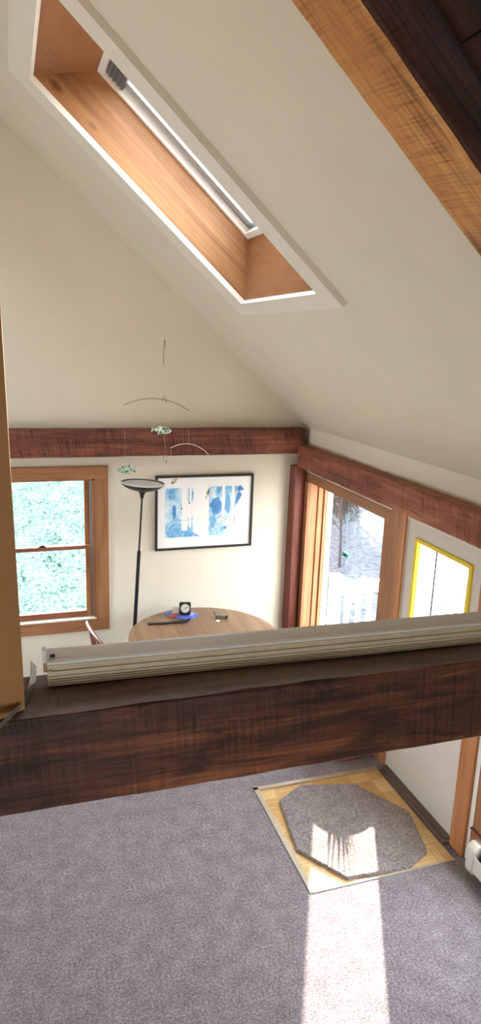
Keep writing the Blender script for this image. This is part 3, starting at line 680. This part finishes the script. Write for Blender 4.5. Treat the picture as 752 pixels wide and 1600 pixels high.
fin('pale_wash', boxes([rect(1.895, 2.03, 1.412, 1.62, 1)]), plain('pale_blue_wash', lin(214, 234, 246), .6, 0, .04, 9), a2)
fin('dot', blob(1.912, 1.482, .018, .016, 12, 3), M['navy'], a2)
bm = BM(); tube(bm, [(1.76+.2*t_, ya-.0022, 1.49+.12*t_**2) for t_ in [i/10 for i in range(11)]], .0014, 5)
tube(bm, [(2.0, ya-.0022, 1.52), (2.012, ya-.0022, 1.56), (2.0, ya-.0022, 1.6)], .002, 5); tube(bm, [(2.03, ya-.001, 1.52), (2.13, ya-.001, 1.545)], .0012, 5); tube(bm, [(2.03, ya-.001, 1.43), (2.12, ya-.001, 1.43), (2.12, ya-.001, 1.53)], .001, 5); tube(bm, [(1.83, ya-.0022, 1.57), (1.86, ya-.0022, 1.60), (1.89, ya-.0022, 1.57), (1.92, ya-.0022, 1.60)], .002, 5)
fin('drawn_lines', bm, M['ink'], a2)

# ------------------------------------------------------------------ things on the table
zt = .7505
def yawbox(bm, cx, cy_, z0_, z1_, lx, ly, ang, bev=0.): return bx(bm, (-lx/2, lx/2), (-ly/2, ly/2), (z0_, z1_), Matrix.Translation((cx, cy_, 0)) @ Matrix.Rotation(ang, 4, 'Z'), bev)
mg = empty('magazine', (1.42, 5.815, zt), 'blue magazine lying under the clock on the round table', 'magazine')
bm = BM(); prism(bm, [(1.275, 5.865, zt), (1.38, 5.965, zt), (1.585, 5.80, zt), (1.46, 5.665, zt)], (0, 0, .008)); fin('cover', bm, M['mag'], mg)
bm = BM(); prism(bm, [(1.30, 5.86, zt+.008), (1.36, 5.92, zt+.008), (1.40, 5.89, zt+.008), (1.34, 5.83, zt+.008)], (0, 0, .0006)); fin('picture_patch', bm, plain('teal_print', lin(60, 150, 160), .5), mg)
bm = BM(); prism(bm, [(1.47, 5.82, zt+.008), (1.53, 5.86, zt+.008), (1.56, 5.81, zt+.008), (1.50, 5.75, zt+.008)], (0, 0, .0006)); fin('picture_patch', bm, plain('pale_print', lin(170, 190, 236), .5), mg)
zz = zt+.0087
tag(fin('red_card', yawbox(BM(), 1.345, 5.80, zz, zz+.006, .085, .045, .5, .001), M['red'], None), 'small red card on the blue magazine, left of the clock', 'card')
tag(fin('white_box', yawbox(BM(), 1.385, 5.86, zz, zz+.055, .065, .05, -.3, .004), M['ivory'], None), 'small off-white box standing on the blue magazine beside the clock', 'box')
ck_ = empty('alarm_clock', (1.455, 5.795, zz), 'small black square alarm clock on the blue magazine', 'clock')
MC = Matrix.Translation((1.455, 5.795, zz)) @ Matrix.Rotation(R(-12), 4, 'Z') @ Matrix.Rotation(R(-12), 4, 'X')
bm = BM(); bx(bm, (-.053, .053), (-.018, .024), (.006, .118), MC, .012); fin('case', bm, M['blackplastic'], ck_, smooth=True)
def disc(r, y, th, cz=.063, cx=0):
    bm = BM(); P = [(cx+r*math.cos(2*PI*k/32), y, cz+r*math.sin(2*PI*k/32)) for k in range(32)]; prism(bm, P, (0, -th, 0)); bmesh.ops.transform(bm, matrix=MC, verts=bm.verts); return bm
df = fin('dial', disc(.040, -.018, .002), plain('cream_dial', lin(226, 228, 212), .5), ck_)
bm = BM()
for k in range(12):
    an = k*PI/6; bx(bm, (-.0013, .0013), (-.0206, -.020), (.029, .037), MC @ Matrix.Translation((0, 0, .063)) @ Matrix.Rotation(an, 4, 'Y'))
fin('hour_mark', bm, M['black'], df)
for an, L_ in ((R(52), .022), (R(235), .03), (R(70), .03)):
    bm = BM(); bx(bm, (-.0016, .0016), (-.0215, -.0206), (-.004, L_), MC @ Matrix.Translation((0, 0, .063)) @ Matrix.Rotation(an, 4, 'Y')); fin('hand', bm, M['black'], df)
bm = BM(); bx(bm, (-.04, .04), (-.012, .03), (0, .009), MC, .002); fin('foot', bm, M['blackplastic'], ck_)
# black strap lying in front
bm = BM(); P = [(1.085, 5.672), (1.12, 5.668), (1.2, 5.655), (1.3, 5.655), (1.38, 5.652), (1.44, 5.66), (1.478, 5.69)]; W = [.018, .010, .012, .014, .022, .02, .008]
top = []; bot = []
for i, (x, y) in enumerate(P):
    top.append((x, y+W[i], zt+.001)); bot.append((x, y-W[i], zt+.001))
prism(bm, top+bot[::-1], (0, 0, .012)); wst = fin('black_strap', bm, M['blackplastic'], None); tag(wst, 'long thin black handled strap lying on the table in front of the magazine', 'strap')
# small flashlight with key tag
ft = empty('pocket_flashlight', (1.765, 5.675, zt), 'small silver flashlight lying on the right half of the table', 'flashlight')
bm = BM(); tube(bm, [(1.722, 5.70, zt+.016), (1.735, 5.692, zt+.016), (1.80, 5.648, zt+.014)], [.016, .012, .012], 14); fin('barrel', bm, M['greymetal'], ft, smooth=True)
bm = BM(); tube(bm, [(1.80, 5.648, zt+.014), (1.815, 5.638, zt+.014)], .0135, 14); fin('end_cap', bm, M['blackplastic'], ft, smooth=True)
bm = BM(); tube(bm, [(1.718, 5.703, zt+.02), (1.708, 5.71, zt+.045), (1.712, 5.708, zt+.055)], [.006, .005, .004], 8); fin('clip', bm, M['blackplastic'], ft, smooth=True)
bm = BM(); tube(bm, [(1.727, 5.68, zt+.008), (1.722, 5.65, zt+.005), (1.717, 5.625, zt+.004)], .004, 8); k_ = fin('lanyard', bm, M['ink'], ft, smooth=True)
bm = BM(); lathe(bm, [(.018, 0), (.020, .002), (.018, .005)], (1.712, 5.605, zt), 20); fin('key_tag', bm, M['paper'], ft, smooth=True)

# ------------------------------------------------------------------ fish mobile
YM = 5.0
mo = empty('fish_mobile', (1.07, YM, 3.888), 'hanging wire mobile with small painted fish in front of the gable wall', 'mobile')
def thr(pts): bm = BM(); tube(bm, pts, .0006, 5); fin('thread', bm, M['thread'], mo)
def arc(pts, rad, m, nm='wire_arm'):
    bm = BM(); P = [Vector(p) for p in pts]; Q = []
    for i in range(13):
        t_ = i/12; Q.append(P[0]*(1-t_)**2+P[1]*2*t_*(1-t_)+P[2]*t_**2)
    tube(bm, Q, rad, 6); return fin(nm, bm, M[m], mo, smooth=True)
thr([(1.07, YM, 3.885), (1.07, YM, 3.2)])
bm = BM(); tube(bm, [(1.073, YM, 3.21), (1.070, YM, 3.195), (1.066, YM, 3.15), (1.065, YM, 3.03)], .0024, 6); tube(bm, [(1.073, YM, 3.205), (1.078, YM, 3.17), (1.076, YM, 3.158), (1.071, YM, 3.162)], .0022, 6); fin('wire_hook', bm, M['wire'], mo, smooth=True)
thr([(1.066, YM, 3.03), (1.072, YM, 2.79)])
arc([(.778, YM, 2.742), (1.03, YM, 2.855), (1.260, YM, 2.703)], .0026, 'wire')
bm = BM(); tube(bm, [(1.060, YM, 2.775), (1.066, YM, 2.80), (1.076, YM, 2.805), (1.084, YM, 2.79), (1.086, YM, 2.76)], .0022, 6); fin('wire_hook', bm, M['wire'], mo, smooth=True)
thr([(.78, YM, 2.742), (.79, YM, 2.30)]); thr([(1.085, YM, 2.765), (1.07, YM, 2.585)]); thr([(1.258, YM, 2.705), (1.262, YM, 2.46)])
arc([(1.122, YM, 2.428), (1.285, YM, 2.51), (1.420, YM, 2.372)], .0026, 'wirelight')
bm = BM(); tube(bm, [(1.075, YM, 2.372), (1.084, YM, 2.385), (1.094, YM, 2.378), (1.098, YM, 2.35)], .002, 6); tube(bm, [(1.077, YM, 2.375), (1.07, YM, 2.345), (1.073, YM, 2.335)], .002, 6); fin('wire_hook', bm, M['wire'], mo, smooth=True)
thr([(1.07, YM, 2.55), (1.085, YM, 2.384)]); thr([(1.124, YM, 2.428), (1.15, YM, 2.20)]); thr([(1.419, YM, 2.373), (1.419, YM, 2.10)])
def fish(c, L_, hgt, ang, mat, facing=-1, yaw=0.):
    prof = [(-.5, .02), (-.46, .16), (-.36, .34), (-.2, .47), (0, .5), (.16, .4), (.28, .22), (.36, .12)]
    MM = Matrix.Translation(c) @ Matrix.Rotation(yaw, 4, 'Z') @ Matrix.Rotation(ang, 4, 'Y') @ Matrix.Diagonal((-facing*1.0, 1, 1, 1))
    bm = BM(); rings = []
    for x, r in prof:
        rings.append([bm.verts.new((x*L_, .18*hgt*r*2*math.cos(2*PI*k/10), hgt*r*math.sin(2*PI*k/10))) for k in range(10)])
    for a, b in zip(rings, rings[1:]):
        for k in range(10): bm.faces.new((a[k], a[(k+1) % 10], b[(k+1) % 10], b[k]))
    bm.faces.new(rings[0]); bm.faces.new(rings[-1]); bmesh.ops.transform(bm, matrix=MM, verts=bm.verts)
    fo = fin('fish', bm, M[mat], mo, smooth=True)
    bm = BM(); prism(bm, [(.34*L_, .002, .1*hgt), (.52*L_, .002, .46*hgt), (.46*L_, .002, 0), (.52*L_, .002, -.46*hgt), (.34*L_, .002, -.1*hgt)], (0, -.004, 0)); bmesh.ops.transform(bm, matrix=MM, verts=bm.verts); fin('tail_fin', bm, M[mat], fo)
    bm = BM(); prism(bm, [(-.1*L_, .002, .48*hgt), (.2*L_, .002, .66*hgt), (.18*L_, .002, .34*hgt)], (0, -.004, 0)); bmesh.ops.transform(bm, matrix=MM, verts=bm.verts); fin('back_fin', bm, M[mat], fo)
    bm = BM(); prism(bm, [(-.05*L_, .002, -.46*hgt), (.18*L_, .002, -.66*hgt), (.16*L_, .002, -.36*hgt)], (0, -.004, 0)); bmesh.ops.transform(bm, matrix=MM, verts=bm.verts); fin('belly_fin', bm, M[mat], fo)
    for sgn in (-1, 1):
        bm = BM(); bmesh.ops.create_icosphere(bm, subdivisions=1, radius=hgt*.09); bmesh.ops.transform(bm, matrix=MM @ Matrix.Translation((-.34*L_, sgn*.12*hgt, .08*hgt)), verts=bm.verts); fin('eye', bm, M['blackplastic'], fo)
fish(Vector((1.055, YM, 2.560)), .155, .052, R(6), 'fishw', 1)
fish(Vector((.795, YM, 2.272)), .135, .055, R(3), 'fishg', -1)
fish(Vector((1.155, YM, 2.178)), .085, .032, R(-24), 'fisht', -1, R(35))
fish(Vector((1.419, YM, 2.076)), .085, .032, R(-55), 'fisht', 1, R(40))
fish(Vector((1.092, YM, 2.325)), .05, .02, R(-70), 'fisht', 1, R(50))

# ---- unseen potted plant, invented and shaped to cast the split shadow on the rug
PP = Vector((2.46, 4.53, 0))
pp = empty('shadow_plant', PP, 'unseen potted plant added behind the dark near beam to cast the striped shadow on the rug', 'plant')
bm = BM(); lathe(bm, [(.185, .001), (.195, .01), (.228, .30), (.236, .32), (.232, .34), (.215, .34), (.21, .27)], PP, 36); fin('pot', bm, plain('clay_pot', lin(150, 84, 58), .7, 0, .1, 12, .2), pp, smooth=True)
bm = BM(); lathe(bm, [(.212, .25), (.1, .262), (.01, .265)], PP, 36); fin('soil', bm, plain('dark_soil', lin(60, 44, 34), .95, 0, .3, 60, .5), pp)
rl = random.Random(8)
lm = plain('long_green_leaf', lin(112, 132, 70), .5, 0, .25, 30)
for k in range(22):
    a = rl.uniform(0, 2*PI); r0 = rl.uniform(.01, .06); hh = rl.uniform(.44, .60) if k > 6 else rl.uniform(.36, .46)
    b0 = PP+Vector((r0*math.cos(a), r0*math.sin(a), .255)); tip = PP+Vector(((r0+.05)*math.cos(a), (r0+.05)*math.sin(a), hh)); sd = Vector((-math.sin(a), math.cos(a), 0)); nn = Vector((math.cos(a), math.sin(a), 0))*.003
    bm = BM(); md = b0.lerp(tip, .5); prism(bm, [b0-sd*.008, md-sd*.014, tip, md+sd*.014, b0+sd*.008], nn); fin('leaf', bm, lm, pp)
# ---- sun catcher on the patio glass
sc_ = empty('sun_catcher', (XW+.16, 5.438, 1.375), 'small teal glass ornament hanging on the patio glass', 'ornament')
for nm, cy_, cz, r in (('wing', 5.402, 1.357, .036), ('wing', 5.470, 1.357, .034), ('body', 5.437, 1.352, .02)):
    bm = BM(); P = []
    for k in range(16):
        an = 2*PI*k/16; P.append((XW+.164, cy_+r*math.cos(an)*1.05, cz+r*(.8+.2*math.cos(2*an+1))*math.sin(an)))
    prism(bm, P, (-.006, 0, 0)); fin(nm, bm, M['teal'], sc_)
bm = BM(); tube(bm, [(XW+.161, 5.437, 1.37), (XW+.161, 5.437, 1.93)], .0007, 5); fin('cord', bm, M['thread'], sc_)

# ------------------------------------------------------------------ outdoors
struct(fin('lawn', boxes([((-40, 3.2), (6.34, 60), (-1.2, -1.0))]), M['lawn'], org=(0, 6, -1)), 'sunlit lawn beyond the gable window', 'lawn')
struct(fin('woodland_ground', boxes([((2.92, 60), (-30, 6.34), (-1.2, -1.02)), ((3.2, 60), (6.34, 70), (-1.2, -1.02))]), M['litter'], org=(3, 6, -1)), 'pale leaf-strewn ground beyond the deck', 'ground')
struct(fin('deck', boxes([((XW+.24, 5.6), (1.5, 6.08), (-.22, -.12))]), M['deck'], None), 'wooden deck outside the patio glass', 'deck')
ra = empty('deck_railing', (4.2, 6.03, -.12), 'white wooden deck railing seen through the patio glass', 'railing')
fin('top_rail', boxes([((3.06, 5.55), (5.97, 6.09), (.81, .85)), ((3.06, 5.55), (6.012, 6.05), (.73, .81))], .004), M['deckwhite'], ra)
fin('bottom_rail', boxes([((3.06, 5.55), (6.012, 6.05), (-.02, .05))], .004), M['deckwhite'], ra)
for xx in (3.09, 5.5): fin('post', boxes([((xx-.05, xx+.05), (5.98, 6.08), (-.12, .92)), ((xx-.06, xx+.06), (5.97, 6.09), (.92, .95))], .004), M['deckwhite'], ra)
bal0 = None
for i in range(18):
    xx = 3.24+i*.128
    if bal0 is None:
        bal0 = fin('baluster', boxes([((xx-.022, xx+.022), (6.012, 6.05), (.05, .73))], .003), M['deckwhite'], ra)
    else:
        b_ = bal0.copy(); COL.objects.link(b_); b_.parent = ra; b_.location = bal0.location+Vector((i*.128, 0, 0))

tag(fin('stand_in_column', boxes([((3.20, 3.34), (4.70, 4.97), (-.12, 2.6)), ((3.17, 3.37), (4.67, 5.0), (-.12, .06)), ((3.17, 3.37), (4.67, 5.0), (2.44, 2.6))], .006), M['deckwhite'], None), 'white square column added as the bright band at the left of the white door glass', 'column')  # added outside to stand in for a bright band in the door glass
def tree(loc, hgt, seed, label, r0=.09):
    rnd = random.Random(seed); bm = BM()
    def br(p, d, L_, r, lev):
        n_ = 5; pts = [p.copy()]; q = p.copy(); dd = d.copy()
        for i in range(n_):
            dd = (dd+Vector((rnd.uniform(-.16, .16), rnd.uniform(-.16, .16), rnd.uniform(-.04, .12)))).normalized(); q = q+dd*L_/n_; pts.append(q.copy())
        tube(bm, pts, [max(.004, r*(1-.6*i/n_)) for i in range(n_+1)], 6 if lev < 2 else 4, False)
        if lev >= 4: return
        for i in range(1 if lev else 1, n_+1):
            for _ in range(2 if lev < 3 else 1):
                a = rnd.uniform(0, 2*PI); w_ = dd.orthogonal().normalized(); w_ = Matrix.Rotation(a, 3, dd) @ w_
                nd = (dd*rnd.uniform(.35, .8)+w_*rnd.uniform(.5, .9)).normalized()
                if lev == 0 and i < 2: continue
                br(pts[i], nd, L_*rnd.uniform(.38, .55), max(.004, r*(1-.6*i/n_)*.5), lev+1)
    base = Vector(loc); br(base, Vector((0, 0, 1)), hgt*.7, r0, 0)
    return tag(fin('bare_tree', bm, M['bark'], None, org=base), label, 'tree')
tree((6.05, 11.7, -1.02), 2.6, 11, 'thin bare grey sapling in the middle of the patio glass view', .03)
tree((8.7, 14.2, -1.02), 2.6, 12, 'bare sapling seen at the right of the patio glass', .035)
tree((10.6, 21.5, -1.02), 4.2, 13, 'bare branching tree standing farthest behind the railing', .05)
tree((8.3, 10.6, -1.02), 2.8, 14, 'bare sapling seen through the glass of the white door', .03)
def evergreen(loc, hgt, seed, label):
    rnd = random.Random(seed); e_ = empty('evergreen_tree', loc, label, 'tree')
    bm = BM(); tube(bm, [Vector(loc), Vector(loc)+Vector((0, 0, hgt*.95))], [.12, .02], 8); fin('trunk', bm, M['bark'], e_, smooth=True)
    bm = BM()
    for i in range(2600):
        t_ = rnd.random()**1.3; rr = (1-t_)*hgt*.24*math.sqrt(rnd.random())+.05; a = rnd.uniform(0, 2*PI)
        p = Vector(loc)+Vector((rr*math.cos(a), rr*math.sin(a), hgt*(.06+.94*t_))); s_ = rnd.uniform(.08, .18)
        d1_ = Vector((math.cos(a), math.sin(a), rnd.uniform(-.6, .1))).normalized()*s_*1.6; d2_ = d1_.cross(Vector((rnd.uniform(-.4, .4), rnd.uniform(-.4, .4), 1))).normalized()*s_*.35
        up = Vector((0, 0, s_*.12))
        v_ = [bm.verts.new(q) for q in (p, p+d1_*.5+d2_, p+d1_, p+d1_*.5-d2_, p+d1_*.5+up)]
        bm.faces.new((v_[0], v_[1], v_[4])); bm.faces.new((v_[1], v_[2], v_[4])); bm.faces.new((v_[2], v_[3], v_[4])); bm.faces.new((v_[3], v_[0], v_[4]))
    fin('foliage', bm, M['needle'], e_)
tree((6.7, 13.9, -1.02), 2.4, 31, 'bare sapling behind the deck railing, just right of the evergreen', .03)
tree((9.5, 17.6, -1.02), 3.0, 32, 'bare sapling standing on the slope behind the other saplings', .04)
evergreen((8.0, 16.6, -1.02), 2.9, 21, 'dark evergreen at the left of the patio glass view')

# ------------------------------------------------------------------ light: low sun, bright sky
sun_dir = Vector((.438, .899, 0))*math.cos(R(21))+Vector((0, 0, math.sin(R(21))))
sl = bpy.data.lights.new('sun', 'SUN'); sl.energy = 14.0; sl.angle = R(.6); sl.color = (1, .95, .87)
so = bpy.data.objects.new('sun', sl); COL.objects.link(so); so.rotation_euler = sun_dir.to_track_quat('Z', 'Y').to_euler(); so.location = (12, 24, 14)
w = bpy.data.worlds.new('sky'); SC.world = w; w.use_nodes = True; nt = w.node_tree; nt.nodes.clear()
ow = nt.nodes.new('ShaderNodeOutputWorld'); bg = nt.nodes.new('ShaderNodeBackground'); tc = nt.nodes.new('ShaderNodeTexCoord'); sp = nt.nodes.new('ShaderNodeSeparateXYZ'); cr = nt.nodes.new('ShaderNodeValToRGB')
nt.links.new(tc.outputs['Generated'], sp.inputs[0]); nt.links.new(sp.outputs[2], cr.inputs[0]); nt.links.new(cr.outputs[0], bg.inputs[0]); nt.links.new(bg.outputs[0], ow.inputs[0])
cr.color_ramp.elements[0].color = (.96, .97, 1, 1); cr.color_ramp.elements[1].color = (.66, .80, 1, 1); cr.color_ramp.elements[1].position = .9
bg.inputs[1].default_value = 5.0
def portal(name, c, nrm, sx_, sy_):
    l = bpy.data.lights.new(name, 'AREA'); l.shape = 'RECTANGLE'; l.size = sx_; l.size_y = sy_; l.cycles.is_portal = True
    o = bpy.data.objects.new(name, l); COL.objects.link(o); o.location = c
    z_ = -Vector(nrm).normalized(); y_ = Vector((0, 1, 0)) if abs(z_.y) < .9 else Vector((0, 0, 1)); x_ = y_.cross(z_).normalized(); y_ = z_.cross(x_)
    m_ = Matrix((x_, y_, z_)).transposed(); o.rotation_euler = m_.to_euler(); return o
portal('portal_patio', (XW+.26, 5.24, 1.16), (-1, 0, 0), 1.7, 1.5)
portal('portal_door', (XW+.26, 3.75, 1.25), (-1, 0, 0), 1.5, .7)
portal('portal_near', (XW+.26, 2.53, 1.05), (-1, 0, 0), 1.8, 1.25)
portal('portal_gable', (.22, YG+.25, 1.33), (0, -1, 0), .95, 1.35)
portal('portal_front', (-.1, YN-.25, 1.8), (0, 1, 0), 1.2, 1.0)
portal('portal_left', (XL-.25, 3.8, 1.4), (1, 0, 0), 1.2, 2.4)
portal('portal_skylight', SL((U0+U1)/2, (WY0+WY1)/2, OT+.2), -(SLOPE.to_3x3() @ Vector((0, 0, 1))), 1.4, 1.3)

# ------------------------------------------------------------------ camera
cam = bpy.data.cameras.new('camera'); co = bpy.data.objects.new('camera', cam); COL.objects.link(co); SC.camera = co
cam.sensor_fit = 'HORIZONTAL'; cam.sensor_width = 36; cam.lens = 36*1082.385/752; cam.clip_start = .02; cam.clip_end = 300
rt = Vector((0.9495405914439259, -0.3116917907400364, 0.034941276244133034)); dn = Vector((-0.041552386542202585, -0.23543671734365215, -0.9710010047878844)); fw_ = Vector((0.3108795013714266, 0.9205529749621599, -0.23650825760496938))
m = Matrix.Identity(4)
for i in range(3): m[i][0] = rt[i]; m[i][1] = -dn[i]; m[i][2] = -fw_[i]
m[2][3] = 3.2; co.matrix_world = m

vs = SC.view_settings; vs.view_transform = 'Standard'; vs.look = 'None'; vs.gamma = 1; vs.use_curve_mapping = False; vs.exposure = 1.74
SC.cycles.max_bounces = 12; SC.cycles.diffuse_bounces = 8; SC.cycles.transparent_max_bounces = 12
SC.cycles.use_denoising = True; SC.cycles.sample_clamp_indirect = 8
